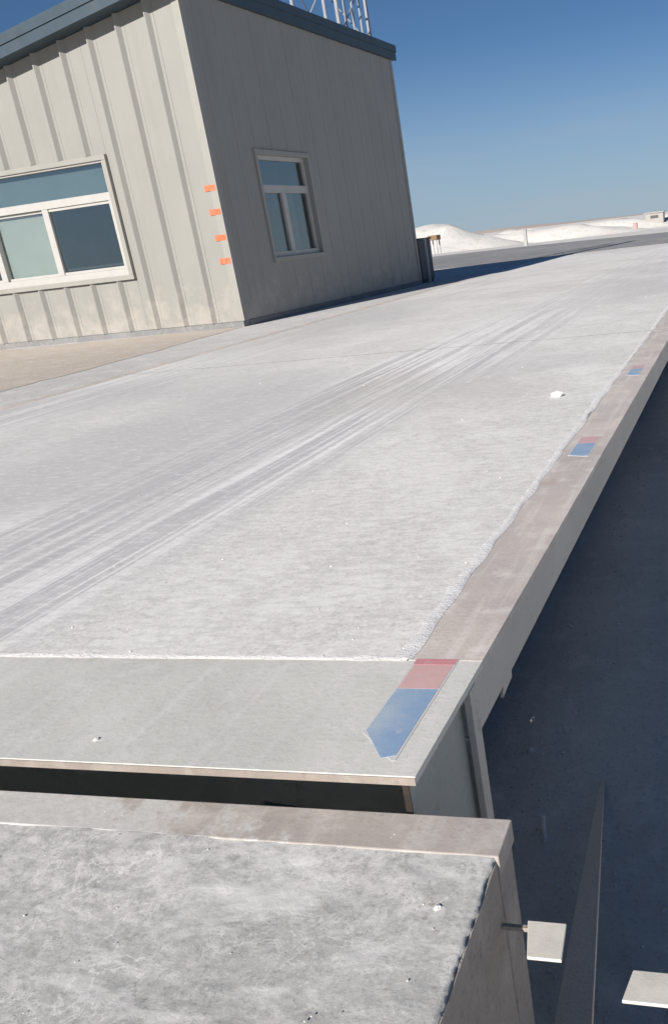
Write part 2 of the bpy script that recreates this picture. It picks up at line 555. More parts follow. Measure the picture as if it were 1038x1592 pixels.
# ------------------------------------------------------------------ the ground
def sheet(name, x0, x1, y0, y1, z, mat, nx=1, ny=1, amp=0.0, fs=0.02):
    m = MB()
    g = [[None] * (ny + 1) for _ in range(nx + 1)]
    for i in range(nx + 1):
        for j in range(ny + 1):
            x = x0 + (x1 - x0) * i / nx
            y = y0 + (y1 - y0) * j / ny
            dz = amp * mnoise.noise(Vector((x * fs, y * fs, 3.3))) if amp else 0
            g[i][j] = m.bm.verts.new((x, y, z + dz))
    for i in range(nx):
        for j in range(ny):
            m.face([g[i][j], g[i + 1][j], g[i + 1][j + 1], g[i][j + 1]])
    o = m.build(name, mat)
    o['kind'] = 'structure'
    return o


sheet('salt_flat', -6000, 6000, -6000, 9000, -0.86, M['salt'])
sheet('pit_floor', -5.0, 6.0, -6.0, 21.0, -0.80, M['pit'])
DX = -4.62        # left edge of the weighbridge deck
m = MB(); m.box(-9.0, DX - 0.03, -8, 22.0, -0.855, -0.012); tag(m.build('concrete_apron', M['apron']), kind='structure')
m = MB(); m.box(-70, -9.0, -30, 22.0, -0.855, -0.014); tag(m.build('dirt_yard', M['dirt']), kind='structure')
# tan strip of bare dirt in front of the weigh house
m = MB()
P = [(-9.0, 2.0)]
for i in range(90):
    y = 2.0 + 7.72 * i / 89
    x = -5.46 - 0.22 * max(0, (y - 7.0) / 2.72) ** 1.5
    P.append((x + 0.10 * mnoise.noise(Vector((y * 1.1, 0.3, 0))) + 0.05 * mnoise.noise(Vector((y * 4.5, 6.3, 0))), y))
P.append((-9.0, 9.6))
vv = [m.bm.verts.new((x, y, -0.0095)) for x, y in P]
m.face(vv)
tag(m.build('dirt_strip', M['dirt']), kind='structure')
m = MB(); m.box(-70, 30, 22.0, 45, -0.858, -0.010); tag(m.build('far_yard', M['heap']), kind='structure')
m = MB()
P = [(-70, 22.8), (-6.0, 22.2), (-3.0, 23.2), (25, 23.0), (25, 35.5), (-1.0, 34.5), (-6.8, 37.5), (-9.2, 38.5), (-70, 41)]
vv = [m.bm.verts.new((x, y, -0.005)) for x, y in P]
m.face(vv)
tag(m.build('gravel_road', M['road']), kind='structure')
m = MB(); m.box(DX, 0.6, 18.03, 21.99, -0.853, -0.002); tag(m.build('exit_ramp', M['deck']), kind='structure')

# low far hills along the horizon
m = MB()
cols = []
for i in range(61):
    a = math.radians(-26 + 20 * i / 60)
    d = 2600
    x, y = math.sin(a) * d, math.cos(a) * d
    hgt = 2 + 5 * max(0, math.sin(i / 60 * math.pi)) * (0.7 + 0.6 * mnoise.noise(Vector((i * 0.17, 0.4, 0))))
    cols.append([m.bm.verts.new(q) for q in ((x, y, -1), (x * 1.03, y * 1.03, hgt), (x * 1.3, y * 1.3, -1))])
for a, b in zip(cols[:-1], cols[1:]):
    for k in range(2):
        m.face([a[k], b[k], b[k + 1], a[k + 1]])
tag(m.build('hills', M['hill'], smooth=True), kind='structure')


def ridge(name, pts, mat, seg=24, label=None, cat=None, kind=None, group=None):
    """heap of salt along a line: pts are (x, y, height, half width)"""
    m = MB()
    rows = []
    n = len(pts) - 1
    for i in range(n * seg + 1):
        k = min(i // seg, n - 1)
        t = i / seg - k
        t = t * t * (3 - 2 * t)
        a, b = Vector(pts[k]), Vector(pts[k + 1])
        x, y, hh, ww = a.lerp(b, t)
        r = []
        for j in range(9):
            s = -1 + 2 * j / 8
            nzv = mnoise.noise(Vector((x * 0.35 + j, y * 0.35, hh)))
            z = hh * (math.cos(s * math.pi / 2) ** 1.2 if abs(s) < 1 else 0) * (1 + 0.22 * nzv)
            r.append(m.bm.verts.new((x + 0.25 * nzv, y + s * ww, -0.87 + z)))
        rows.append(r)
    for a, b in zip(rows[:-1], rows[1:]):
        for j in range(8):
            m.face([a[j], b[j], b[j + 1], a[j + 1]])
    o = m.build(name, mat, smooth=True)
    return tag(o, label, cat, group, kind)


ridge('salt_heap', [(-48, 88, 1.8, 5), (-33, 88, 2.75, 6), (-27.5, 88, 2.45, 6), (-24.5, 89, 1.35, 4), (-20, 90, 0.0, 3)], M['heap'],
      label='tall white salt heap farthest left, beside the weigh house corner', cat='salt heap', group='white salt heaps along the horizon')
ridge('salt_heap', [(-35, 99, 0.0, 3), (-27, 100, 1.2, 4), (-17, 100, 1.3, 4), (-9.5, 100, 0.0, 3)], M['heap'],
      label='low white salt bank between the tall heap and the grey post', cat='salt heap', group='white salt heaps along the horizon')
ridge('salt_heap', [(-38, 112, 0.0, 3), (-28, 112, 1.45, 4), (-14, 112, 1.4, 4), (-5.0, 113, 0.0, 3)], M['heap'],
      label='long flat white salt bank between the grey post and the far hut', cat='salt heap', group='white salt heaps along the horizon')
ridge('salt_heap', [(-17, 116, 0.0, 3), (-8.6, 116, 1.4, 4), (6, 116, 1.3, 4)], M['heap'],
      label='white salt bank right of the far grey hut', cat='salt heap', group='white salt heaps along the horizon')

# ------------------------------------------------------------------ weighbridge
XE, XI = -0.464, -0.604          # outer and inner side of the steel edge strip
wb = empty('weighbridge', (-2.5, 1.0, -0.8))
tag(wb, 'long pale weighbridge platform dusted with salt, steel edge strip with tape', 'weighbridge')
OFF = Vector((2.5, -1.0, 0.8))    # children are built in world coordinates


def put(o, parent=wb):
    o.parent = parent
    o.matrix_parent_inverse = Matrix.Translation(-Vector(wb.location)) if parent is wb else Matrix()
    return o


Y0 = 0.998
mods = [(Y0, 5.930), (5.944, 11.898), (11.912, 18.0)]
rng = random.Random(3)
for k, (a, b) in enumerate(mods):
    m = MB()
    ya = a + (0.354 if k == 0 else 0.0)
    m.box(DX + 0.14, XI - 0.001, ya, b, -0.10, 0.002)
    dm = put(m.build('deck_slab', M['deck']))
    m = MB(); m.box(XI, XE, (ya if k == 0 else a), b, -0.012, 0.0)
    put(m.build('edge_strip', M['edge'], bevel=0.0015), dm)
    m = MB(); m.box(DX, DX + 0.139, a, b, -0.012, 0.0)
    put(m.build('edge_strip', M['edge'], bevel=0.0015), dm)
    if k == 0:
        m = MB(); m.box(DX + 0.14, XE, a, ya - 0.0005, -0.012, 0.0)
        put(m.build('front_plate', M['plate'], bevel=0.001), dm)
        m = MB(); m.box(DX + 0.14, XE, a - 0.0025, a - 0.0003, -0.0135, -0.0012)
        put(m.build('worn_edge', M['wornedge'], bevel=0.0005), dm)
    m = MB()
    m.box(XE - 0.012, XE - 0.004, a + (0.27 if k == 0 else 0), b, -0.113, -0.0125)
    m.box(XE - 0.05, XE - 0.0125, a + (0.27 if k == 0 else 0), b, -0.113, -0.105)
    if k == 0:      # torn lug hanging off the near end of the channel
        m.hexa([(XE - 0.011, 1.46, -0.135), (XE - 0.005, 1.46, -0.135), (XE - 0.005, 1.535, -0.128), (XE - 0.011, 1.535, -0.128),
                (XE - 0.011, 1.47, -0.1135), (XE - 0.005, 1.47, -0.1135), (XE - 0.005, 1.535, -0.1135), (XE - 0.011, 1.535, -0.1135)])
    put(m.build('side_channel', M['web'], bevel=0.001), dm)
    m = MB()
    m.box(-0.80, -0.78, a + 0.30, b - 0.1, -0.55, -0.1005)
    m.box(-4.1, -4.08, a + 0.30, b - 0.1, -0.55, -0.1005)
    m.box(-2.6, -2.58, a + 0.45, b - 0.1, -0.55, -0.1005)
    put(m.build('main_girder', M['girder']), dm)
    if k:
        m = MB(); m.box(DX + 0.002, XE - 0.0125, a - 0.0138, a - 0.0002, -0.05, 0.0024)
        put(m.build('joint_seal', M['seal']), dm)
    # drift of salt along the inside of the edge strip
    m = MB()
    prev = None
    n = int((b - ya) / 0.012)
    for i in range(n + 1):
        y = ya + (b - ya) * i / n
        w1 = 0.026 + 0.016 * mnoise.noise(Vector((y * 1.1, 1.7, 0))) + 0.010 * mnoise.noise(Vector((y * 11, 4.2, 0))) + 0.010 * mnoise.noise(Vector((y * 40, 9.2, 0)))
        w1 = max(0.006, w1)
        w2 = max(-0.002, 0.004 + 0.010 * mnoise.noise(Vector((y * 6, 8.2, 0))))
        hh = 0.0018 + 0.0012 * mnoise.noise(Vector((y * 9, 2.2, 1)))
        r = [m.bm.verts.new(q) for q in ((XI - w1, y, 0.0025), (XI - w1 * 0.45, y, 0.0025 + hh), (XI - 0.002, y, 0.002 + hh * 0.7), (XI + w2, y, 0.0006))]
        if prev:
            for j in range(3):
                m.face([prev[j], r[j], r[j + 1], prev[j + 1]])
        prev = r
    tag(put(m.build('salt_drift', M['dust'], smooth=True), dm), kind='stuff')
    if k == 0:
        m = MB()
        prev = None
        for i in range(321):
            x = DX + 0.15 + (XI - DX - 0.15) * i / 320
            w1 = max(0.002, 0.004 + 0.010 * mnoise.noise(Vector((x * 5, 3.7, 0))) + 0.008 * mnoise.noise(Vector((x * 25, 3.7, 0))))
            r = [m.bm.verts.new(q) for q in ((x, ya - 0.004 - w1 * 0.3, 0.0012), (x, ya + w1 * 0.3, 0.0030), (x, ya + w1 + 0.004, 0.003))]
            if prev:
                for j in range(2):
                    m.face([prev[j], r[j], r[j + 1], prev[j + 1]])
            prev = r
        tag(put(m.build('salt_drift', M['dust'], smooth=True), dm), kind='stuff')

# near end of the platform under the overhanging plate
m = MB(); m.box(DX + 0.1, -0.93, 1.292, 1.302, -0.62, -0.0125); put(m.build('end_beam', M['girder']))
m = MB()
m.prism([(-0.476, -0.0125), (-0.925, -0.0125), (-0.925, -0.26), (-0.60, -0.30), (-0.600, -0.50), (-0.476, -0.50)],
        lambda q: (q[0], 1.272, q[1]), lambda q: (q[0], 1.284, q[1]))
put(m.build('end_plate', M['girder'], bevel=0.001))
m = MB(); m.prism([(-0.70, -0.013), (-0.69, -0.013), (-0.60, -0.20), (-0.60, -0.22), (-0.61, -0.22)], lambda q: (q[0], 1.2705, q[1]), lambda q: (q[0], 1.262, q[1])); put(m.build('gusset', M['girder']))
m = MB(); m.box(-0.4755, -0.463, 1.262, 1.298, -0.50, -0.0125); put(m.build('stiffener', M['web'], bevel=0.001))
m = MB(); m.box(-0.492, -0.484, 1.014, 1.2715, -0.36, -0.0125); put(m.build('sun_stop_web', M['webpaint'], bevel=0.001))  # web added to keep the low sun off the end plate
m = MB(); m.box(-0.493, -0.483, 1.011, 1.0135, -0.36, -0.0125); put(m.build('rusty_edge', M['rust']))  # dark rust strip added over the web edge that catches the sun

# reflective tapes on the edge strip
def tape(y0, y1, x0, x1, cut, redline=True):
    z = 0.0006
    m = MB()
    def plate(poly, z0, z1):
        m.prism(poly, lambda q: (q[0], q[1], z0), lambda q: (q[0], q[1], z1))
    e = 0.004
    plate([(x0 - e, y1 + e * .5), (x0 - e, y0 + cut - e), (x1 - e * .2, y0 - e * 1.6), (x1 + e, y0 - e), (x1 + e, y1 + e * .5)][::-1], 0.0002, 0.0008)
    t = put(m.build('reflective_tape', M['tape_white']))
    ym = y0 + (y1 - y0) * 0.655
    m = MB()
    m.prism([(x0, ym), (x0, y0 + cut), (x0 + (x1 - x0) * .72, y0), (x1, y0 + 0.008), (x1, ym)], lambda q: (q[0], q[1], 0.0009), lambda q: (q[0], q[1], 0.0013))
    put(m.build('blue_band', M['tape_blue']), t)
    yr = y1 - 0.022 if redline else y1
    m = MB()
    m.prism([(x0, yr - 0.001), (x0, ym + 0.001), (x1, ym + 0.001), (x1, yr - 0.001)], lambda q: (q[0], q[1], 0.0009), lambda q: (q[0], q[1], 0.0013))
    put(m.build('red_band', M['tape_red']), t)
    if redline:
        m = MB()
        m.prism([(x0 - .002, y1), (x0 - .002, yr), (x1 + .002, yr), (x1 + .002, y1)], lambda q: (q[0], q[1], 0.0009), lambda q: (q[0], q[1], 0.0013))
        put(m.build('red_band', M['tape_redline']), t)
    return t


tag(tape(1.040, 1.356, -0.585, -0.512, 0.072), 'long red and blue reflective tape at the near corner')
tape(2.775, 3.04, -0.572, -0.508, 0.02, False)
tape(4.27, 4.55, -0.566, -0.510, 0.02, False)

# ------------------------------------------------------------------ approach ramp
XR = -0.334
RZ, RS = -0.064, 0.055            # height at the top edge, fall per metre towards the viewer
rz = lambda y: RZ - RS * (1.0 - y)
ramp = empty('approach_ramp', (-2.0, 0.0, -0.8))
tag(ramp, 'grey concrete approach ramp with salt crust and steel nosing, nearest the camera', 'ramp')


def putr(o, parent=ramp):
    o.parent = parent
    o.matrix_parent_inverse = Matrix.Translation(-Vector(ramp.location)) if parent is ramp else Matrix()
    return o


m = MB()
YN = 0.925                        # near side of the steel angle
nx, ny = 300, 200
X0 = -1.9
g = []
for i in range(nx + 1):
    col = []
    for j in range(ny + 1):
        x = X0 + (XR - 0.0045 - X0) * i / nx
        y = 0.25 + (YN - 0.25) * j / ny
        p = Vector((x, y, 0))
        dz = 0.004 * mnoise.noise(p * 5) + 0.0018 * mnoise.noise(p * 17 + Vector((3, 1, 0))) + 0.0007 * mnoise.noise(p * 55)
        ridg = max(0, mnoise.noise(Vector((p.x * 9 + p.y * 4, p.y * 16 - p.x * 6, 2.0))))
        dz += 0.003 * ridg * ridg
        e = min(1.0, (XR - x) / 0.05)
        if i == nx:
            x += 0.0025 * mnoise.noise(Vector((0, y * 22, 5))) + 0.0015 * mnoise.noise(Vector((0, y * 70, 5)))
            dz -= 0.0015
        fo = min(1.0, (YN - y) / 0.03)
        col.append(m.bm.verts.new((x, y, rz(y) - 0.002 + dz * (0.3 + 0.7 * e))))
    g.append(col)
for i in range(nx):
    for j in range(ny):
        m.face([g[i][j], g[i + 1][j], g[i + 1][j + 1], g[i][j + 1]])
sk = [m.bm.verts.new((v.co.x + 0.0012, v.co.y, v.co.z - 0.02)) for v in g[nx]]
for j in range(ny):
    m.face([g[nx][j], sk[j], sk[j + 1], g[nx][j + 1]])
putr(m.build('ramp_surface', M['ramp'], smooth=True))
m = MB()                          # the rest of the ramp, behind and left of the near piece
def slab(x0, x1, y0, y1, zb, drop):
    m.hexa([(x0, y0, zb), (x1, y0, zb), (x1, y1, zb), (x0, y1, zb),
            (x0, y0, rz(y0) - drop), (x1, y0, rz(y0) - drop), (x1, y1, rz(y1) - drop), (x0, y1, rz(y1) - drop)])
slab(DX, X0, -9, YN, -0.84, 0.004)
slab(X0 + .0005, XR - 0.006, -9, 0.25, -0.84, 0.004)
putr(m.build('ramp_surface', M['ramp']))
m = MB()
slab(X0 + 0.001, XR - 0.0205, 0.2505, YN, -0.84, 0.03)
slab(XR - 0.02, XR - 0.001, 0.2505, YN, -0.84, 0.0075)
slab(DX, XR, YN + 0.0005, 0.992, -0.84, 0.012)
slab(XR - 0.0055, XR, -9, 0.25, -0.84, 0.012)
putr(m.build('side_wall', M['ramp_side'], bevel=0.004))
m = MB()
slab(DX, XR + 0.002, YN, 1.0, -0.10, -0.0005)
putr(m.build('steel_nosing', M['angle'], bevel=0.002))

# salt crust and grit lying loose on the ramp and the deck
m = MB()
for _ in range(70):
    x = random.uniform(-1.4, XR - 0.02)
    y = random.uniform(0.5, 0.99)
    m.stone((x, y, rz(y) + 0.0002), random.choice((0.001, 0.0012, 0.0015, 0.002)) * random.uniform(.7, 1.3))
for _ in range(4):
    x = random.uniform(-1.2, XR - 0.05)
    y = random.uniform(0.55, 0.92)
    m.stone((x, y, rz(y)), random.uniform(0.004, 0.006), 0.5)
tag(m.build('loose_grit', M['dust']), kind='stuff')
m = MB()
for _ in range(160):
    y = 1.36 + 9 * random.random() ** 2
    x = XI - 0.02 - random.random() ** 1.5 * 3.2
    m.stone((x, y, 0.003), random.uniform(0.001, 0.0025) * (1 + 0.12 * y))
m.stone((-1.04, 1.06, 0.001), 0.005)
tag(m.build('salt_crumbs', M['dust']), kind='stuff')
m = MB()
for _ in range(700):
    y = 1.02 + 5.0 * random.random() ** 1.6
    x = random.uniform(-0.75, 0.1)
    m.stone((x, y, -0.799), random.uniform(0.003, 0.010) * random.choice((0.6, 0.8, 1.0, 1.4)))
tag(m.build('pit_gravel', M['pit']), kind='stuff')
m = MB(); m.stone((-0.815, 3.84, 0.012), 0.024, 0.7)
tag(m.build('salt_lump', M['dust']), 'small white lump of salt lying on the deck near the edge strip', 'salt lump')

# ------------------------------------------------------------------ beside the ramp
pk = empty('timber_plank', (-0.36, 1.5, -0.80))
tag(pk, 'brown timber plank sloping up from the shaded ground beside the ramp', 'plank')
inv = Matrix.Translation((0.36, -1.5, 0.80))
# top face runs from the tip on the ground to the raised near end
A = [(-0.437, 2.16, -0.795), (-0.424, 2.16, -0.795), (-0.331, 1.52, -0.6235), (-0.374, 1.52, -0.6235),
     (-0.240, 0.90, -0.457), (-0.309, 0.90, -0.457)]
m = MB()
th = Vector((0, -0.006, -0.022))
tl = [m.bm.verts.new(q) for q in A]
bl_ = [m.bm.verts.new(Vector(q) + th * (0.15 if i < 2 else 1)) for i, q in enumerate(A)]
for f in ((0, 1, 2, 3), (3, 2, 4, 5)):
    m.face([tl[i] for i in f])
    m.face([bl_[i] for i in f][::-1])
for i, j in ((0, 1), (1, 2), (2, 4), (4, 5), (5, 3), (3, 0)):
    m.face([tl[j], tl[i], bl_[i], bl_[j]])
o = m.build('board', M['timber'], bevel=0.002); o.parent = pk; o.matrix_parent_inverse = inv
m = MB(); m.box(-0.300, -0.268, 0.915, 0.955, -0.80, -0.500)
o = m.build('support_leg', M['timber']); o.parent = pk; o.matrix_parent_inverse = inv


def sun_patch_plate(x0, x1, y0, y1, z, skew, label, base, arm):  # added plate standing in for a patch of sunlight on the ground
    r = empty('sunlit_patch', base)
    tag(r, label, 'plate', 'white plates in place of sunlit patches beside the ramp')
    inv_ = Matrix.Translation(-Vector(base))
    m = MB()
    m.prism([(x0 - skew, y0), (x1 - skew * 0.4, y0), (x1, y1), (x0, y1)], lambda q: (q[0], q[1], z - 0.005), lambda q: (q[0], q[1], z))
    o = m.build('plate', M['sunpatch'], r, bevel=0.001); o.matrix_parent_inverse = inv_
    m = MB(); m.box(*arm)
    o = m.build('bracket', M['ramp_side'], r); o.matrix_parent_inverse = inv_  # holder made up to carry the added plate


sun_patch_plate(-0.300, -0.2475, 0.852, 0.915, -0.160, -0.013, 'square white plate in place of a sunlit patch, close against the ramp wall',
            (-0.334, 0.90, -0.17), (-0.3338, -0.262, 0.906, 0.912, -0.172, -0.1655))
sun_patch_plate(-0.152, 0.02, 0.800, 0.848, -0.160, 0.008, 'wide white plate in place of a sunlit patch, cut by the right picture edge at the bottom',
            (0.0, 0.83, -0.80), (-0.012, 0.012, 0.815, 0.839, -0.80, -0.1655))
m = MB()
m.tube((-0.545, 1.89, -0.80), (-0.545, 1.89, -0.722), 0.008)
m.tube((-0.545, 1.89, -0.80), (-0.545, 1.89, -0.79), 0.010)
tag(m.build('anchor_rod', M['tape_white']), 'short pale metal rod standing on the shaded ground under the deck edge', 'rod')

# ------------------------------------------------------------------ weigh house
HB = Vector((-5.676, 9.751, 0.0))
HR = math.radians(-2.086)
house = empty('weigh_house', HB, HR)
tag(house, 'cream ribbed metal weigh house with blue grey mono pitch roof beside the platform', 'building')
WD, DP = 6.4, 5.72                # width to the left, depth away from the viewer
ROOF0, SL = 3.44, 0.172           # underside at the right wall, fall per metre to the left
top = lambda x: ROOF0 + SL * x
FX0, FX1, FZ0, FZ1 = -4.10, -1.318, 0.645, 2.000      # front window, outer trim
SY0, SY1, SZ0, SZ1 = 0.92, 2.295, 0.645, 1.930        # side window

# cores with window holes
m = MB()
def wall_front(x0, x1, z0, z1f, y0, y1):
    a, b = z1f(x0), z1f(x1)
    m.hexa([(x0, y0, z0), (x1, y0, z0), (x1, y1, z0), (x0, y1, z0), (x0, y0, a), (x1, y0, a), (x1, y1, a), (x0, y1, b if False else a), ])
def wf(x0, x1, z0, z1f, y0=0.03, y1=0.12):
    m.hexa([(x0, y0, z0), (x1, y0, z0), (x1, y1, z0), (x0, y1, z0),
            (x0, y0, z1f(x0)), (x1, y0, z1f(x1)), (x1, y1, z1f(x1)), (x0, y1, z1f(x0))])
wf(-WD, FX0, 0.05, top)
wf(FX1, -0.03, 0.05, top)
wf(FX0 + .0005, FX1 - .0005, 0.05, lambda x: FZ0)
wf(FX0 + .0005, FX1 - .0005, FZ1, top)
front = m.build('front_wall', M['panel'], house)
m = MB()
def ws(y0, y1, z0, z1, x0=-0.12, x1=-0.03):
    m.hexa([(x0, y0, z0), (x1, y0, z0), (x1, y1, z0), (x0, y1, z0),
            (x0, y0, z1 + (SL * x0 if z1 > 3 else 0)), (x1, y0, z1 + (SL * x1 if z1 > 3 else 0)), (x1, y1, z1 + (SL * x1 if z1 > 3 else 0)), (x0, y1, z1 + (SL * x0 if z1 > 3 else 0))])
ws(0.121, SY0, 0.05, ROOF0)
ws(SY1, DP - 0.03, 0.05, ROOF0)
ws(SY0 + .0005, SY1 - .0005, 0.05, SZ0)
ws(SY0 + .0005, SY1 - .0005, SZ1, ROOF0)
side = m.build('side_wall', M['panel'], house)
m = MB()
m.hexa([(-WD, DP - 0.12, 0.05), (-0.121, DP - 0.12, 0.05), (-0.121, DP, 0.05), (-WD, DP, 0.05),
        (-WD, DP - 0.12, top(-WD)), (-0.121, DP - 0.12, top(-0.121)), (-0.121, DP, top(-0.121)), (-WD, DP, top(-WD))])
m.box(-WD - 0.1, -WD - 0.001, 0.03, DP, 0.05, top(-WD - 0.1))
m.build('rear_wall', M['panel'], house)
m = MB(); m.box(-WD, -0.125, 1.6, 1.62, 0.06, 2.2); m.build('room_partition', M['inside'], house)
m = MB(); m.box(-WD, -0.125, 0.125, DP - 0.125, 0.06, 0.08); m.build('room_floor', M['inside'], house)

# ribbed panels, each a piece of its own
PITCH = 0.387
def front_panel(x0, x1, xr, z0, z1f, z0f=None):
    m = MB()
    prof = [(x0 + .001, 0.029), (x0 + .001, 0.0)]
    if xr is not None:
        for dx, dy in ((-0.032, 0.0), (-0.010, -0.042), (0.004, -0.042), (0.044, 0.0)):
            prof.append((xr + dx, dy))
    prof += [(x1 - .001, 0.0), (x1 - .001, 0.029)]
    m.prism(prof, lambda q: (q[0], q[1], z0), lambda q: (q[0], q[1], z1f(q[0]) - 0.004))
    return m.build('wall_panel', M['panel'], front)


ribs = [-0.405 - PITCH * k for k in range(16)]
for k, xr in enumerate(ribs):
    x1 = xr + 0.08 if k else -0.405 + 0.08
    x0 = xr + 0.08 - PITCH
    if x0 < -WD:
        break
    if x0 > FX1 or x1 < FX0:
        front_panel(x0, x1, xr, 0.055, top)
    else:
        a, b = max(x0, FX0), min(x1, FX1)
        inside = a + 0.04 < xr < b - 0.065
        front_panel(a, b, xr if inside else None, 0.055, lambda x: FZ0)
        front_panel(a, b, xr if inside else None, FZ1 + 0.004, top)
        if x1 > FX1:
            front_panel(FX1, x1, xr if xr > FX1 + 0.04 else None, 0.055, top)
        if x0 < FX0:
            front_panel(x0, FX0, xr if xr < FX0 - 0.04 else None, 0.055, top)
front_panel(-0.324, -0.002, None, 0.055, top)


def side_panel(y0, y1, yr, z0, z1):
    m = MB()
    prof = [(-0.029, y0 + .001), (0.0, y0 + .001)]
    if yr is not None:
        for dy, dx in ((-0.030, 0.0), (-0.010, 0.008), (0.010, 0.008), (0.030, 0.0)):
            prof.append((dx, yr + dy))
    prof += [(0.0, y1 - .001), (-0.029, y1 - .001)]
    m.prism(prof, lambda q: (q[0], q[1], z0), lambda q: (q[0], q[1], z1 + SL * (q[0]) - 0.004 if z1 > 3 else z1))
    return m.build('wall_panel', M['panel'], side)


yy = 0.002
k = 0
while yy < DP - 0.01:
    y0, y1 = yy, min(DP, yy + PITCH)
    yr = y0 + PITCH * 0.62
    yr = yr if yr < y1 - 0.04 else None
    if y0 > SY1 or y1 < SY0:
        side_panel(y0, y1, yr, 0.055, ROOF0)
    else:
        a, b = max(y0, SY0), min(y1, SY1)
        r = yr if yr and a + 0.04 < yr < b - 0.04 else None
        side_panel(a, b, r, 0.055, SZ0 - 0.001)
        side_panel(a, b, r, SZ1 + 0.001, ROOF0)
        if y0 < SY0 - 0.002:
            side_panel(y0, SY0, yr if yr and yr < SY0 - 0.04 else None, 0.055, ROOF0)
        if y1 > SY1 + 0.002:
            side_panel(SY1, y1, yr if yr and yr > SY1 + 0.04 else None, 0.055, ROOF0)
    yy += PITCH

m = MB()      # corner flashing
m.hexa([(-0.085, -0.007, 0.055), (0.007, -0.007, 0.055), (0.007, -0.001, 0.055), (-0.085, -0.001, 0.055),
        (-0.085, -0.007, top(-.085) - .005), (0.007, -0.007, top(0) - .005), (0.007, -0.001, top(0) - .005), (-0.085, -0.001, top(-.085) - .005)])
m.box(0.001, 0.007, -0.0009, 0.085, 0.055, top(0) - 0.006)
m.build('corner_trim', M['trimm'], house)
m = MB()
m.box(0.001, 0.008, DP - 0.10, DP + 0.006, 0.055, top(0) - 0.006)
m.box(-0.085, 0.0005, DP + 0.001, DP + 0.006, 0.055, top(-.09) - 0.006)
m.build('corner_trim', M['trimm'], house)
m = MB()
m.box(-WD, 0.0, -0.022, 0.10, -0.05, 0.052)
m.box(-0.10, 0.012, 0.1005, DP, -0.05, 0.052)
m.build('plinth', M['plinth'], house)

# roof
OF, OB, OR, OLH = 0.25, 0.11, 0.05, 0.3
m = MB()
def slope_box(x0, x1, y0, y1, d0, d1):
    m.hexa([(x0, y0, top(x0) + d0), (x1, y0, top(x1) + d0), (x1, y1, top(x1) + d0), (x0, y1, top(x0) + d0),
            (x0, y0, top(x0) + d1), (x1, y0, top(x1) + d1), (x1, y1, top(x1) + d1), (x0, y1, top(x0) + d1)])
slope_box(-WD - OLH, OR - 0.025, -OF + 0.025, DP + OB - 0.025, 0.0, 0.16)
roof = m.build('roof', M['roof'], house)
m = MB()
slope_box(-WD - OLH, OR, -OF, -OF + 0.024, -0.01, 0.18)
slope_box(-WD - OLH, OR + 0.012, -OF - 0.014, -OF - 0.0005, 0.10, 0.20)
m.build('fascia', M['roof'], roof)
m = MB()
slope_box(OR - 0.024, OR, -OF + 0.0245, DP + OB, -0.01, 0.17)
slope_box(OR + 0.0005, OR + 0.014, -OF + 0.0245, DP + OB + 0.01, 0.10, 0.20)
m.build('fascia', M['roof'], roof)
m = MB()
yk = -OF + 0.2
while yk < DP + OB:
    slope_box(-WD - OLH, OR - 0.03, yk, yk + 0.04, 0.1605, 0.195)
    yk += 0.76
m.build('roof_seam', M['roof'], roof)


# front window
win = empty('window')
win.parent = house
def fbox(name, mat, x0, x1, y0, y1, z0, z1, par=None, bev=0.002):
    m = MB(); m.box(x0, x1, y0, y1, z0, z1)
    return m.build(name, mat, par or win, bevel=bev)
m = MB()      # outer flashing, proud of the sheet
t = 0.055
m.box(FX0, FX1, -0.046, 0.10, FZ1 - t, FZ1)
m.box(FX0, FX1, -0.046, 0.10, FZ0, FZ0 + t)
m.box(FX1 - t, FX1, -0.046, 0.10, FZ0 + t + .0005, FZ1 - t - .0005)
m.box(FX0, FX0 + t, -0.046, 0.10, FZ0 + t + .0005, FZ1 - t - .0005)
m.build('window_trim', M['trimm'], win, bevel=0.003)
a0, a1, c0, c1 = FX0 + t, FX1 - t, FZ0 + t, FZ1 - t
p = 0.055
fbox('frame', M['frame'], a0, a1, -0.022, 0.06, c1 - 0.02, c1)
m = MB()
m.box(a0, a1, -0.022, 0.06, c0, c0 + 0.075)
m.box(a0 - 0.01, a1, -0.040, -0.0225, c0 - 0.012, c0 + 0.012)
m.build('sill', M['frame'], win, bevel=0.003)
ZT0, ZT1 = 1.525, 1.610
fbox('frame', M['frame'], a1 - p, a1, -0.020, 0.058, c0 + 0.0755, ZT0 - .001)
fbox('frame', M['frame'], a1 - 0.025, a1, -0.020, 0.058, ZT1 + .001, c1 - 0.0205)
fbox('frame', M['frame'], a0, a0 + p, -0.020, 0.058, c0 + 0.0755, c1 - 0.0205)
fbox('transom', M['frame'], a0 + p + .0005, a1, -0.022, 0.060, ZT0, ZT1)
for xm, wd in ((-2.345, 0.085), (-3.20, 0.085)):
    fbox('mullion', M['frame'], xm - wd / 2, xm + wd / 2, -0.018, 0.057, c0 + 0.0755, ZT0 - .001)
for x0, x1, yo in ((-2.302, a1 - p - .001, 0.0), (-3.157, -2.388, 0.022), (a0 + p + .001, -3.243, 0.0)):
    fbox('sash_rail', M['frame'], x0, x1, -0.004 + yo, 0.026 + yo, ZT0 - 0.032, ZT0 - 0.0015)
    fbox('sash_rail', M['frame'], x0, x1, -0.004 + yo, 0.026 + yo, c0 + 0.076, c0 + 0.105)
fbox('pane', M['glass'], a0 + p, a1 - 0.025, 0.028, 0.032, ZT1, c1 - 0.02, bev=0)
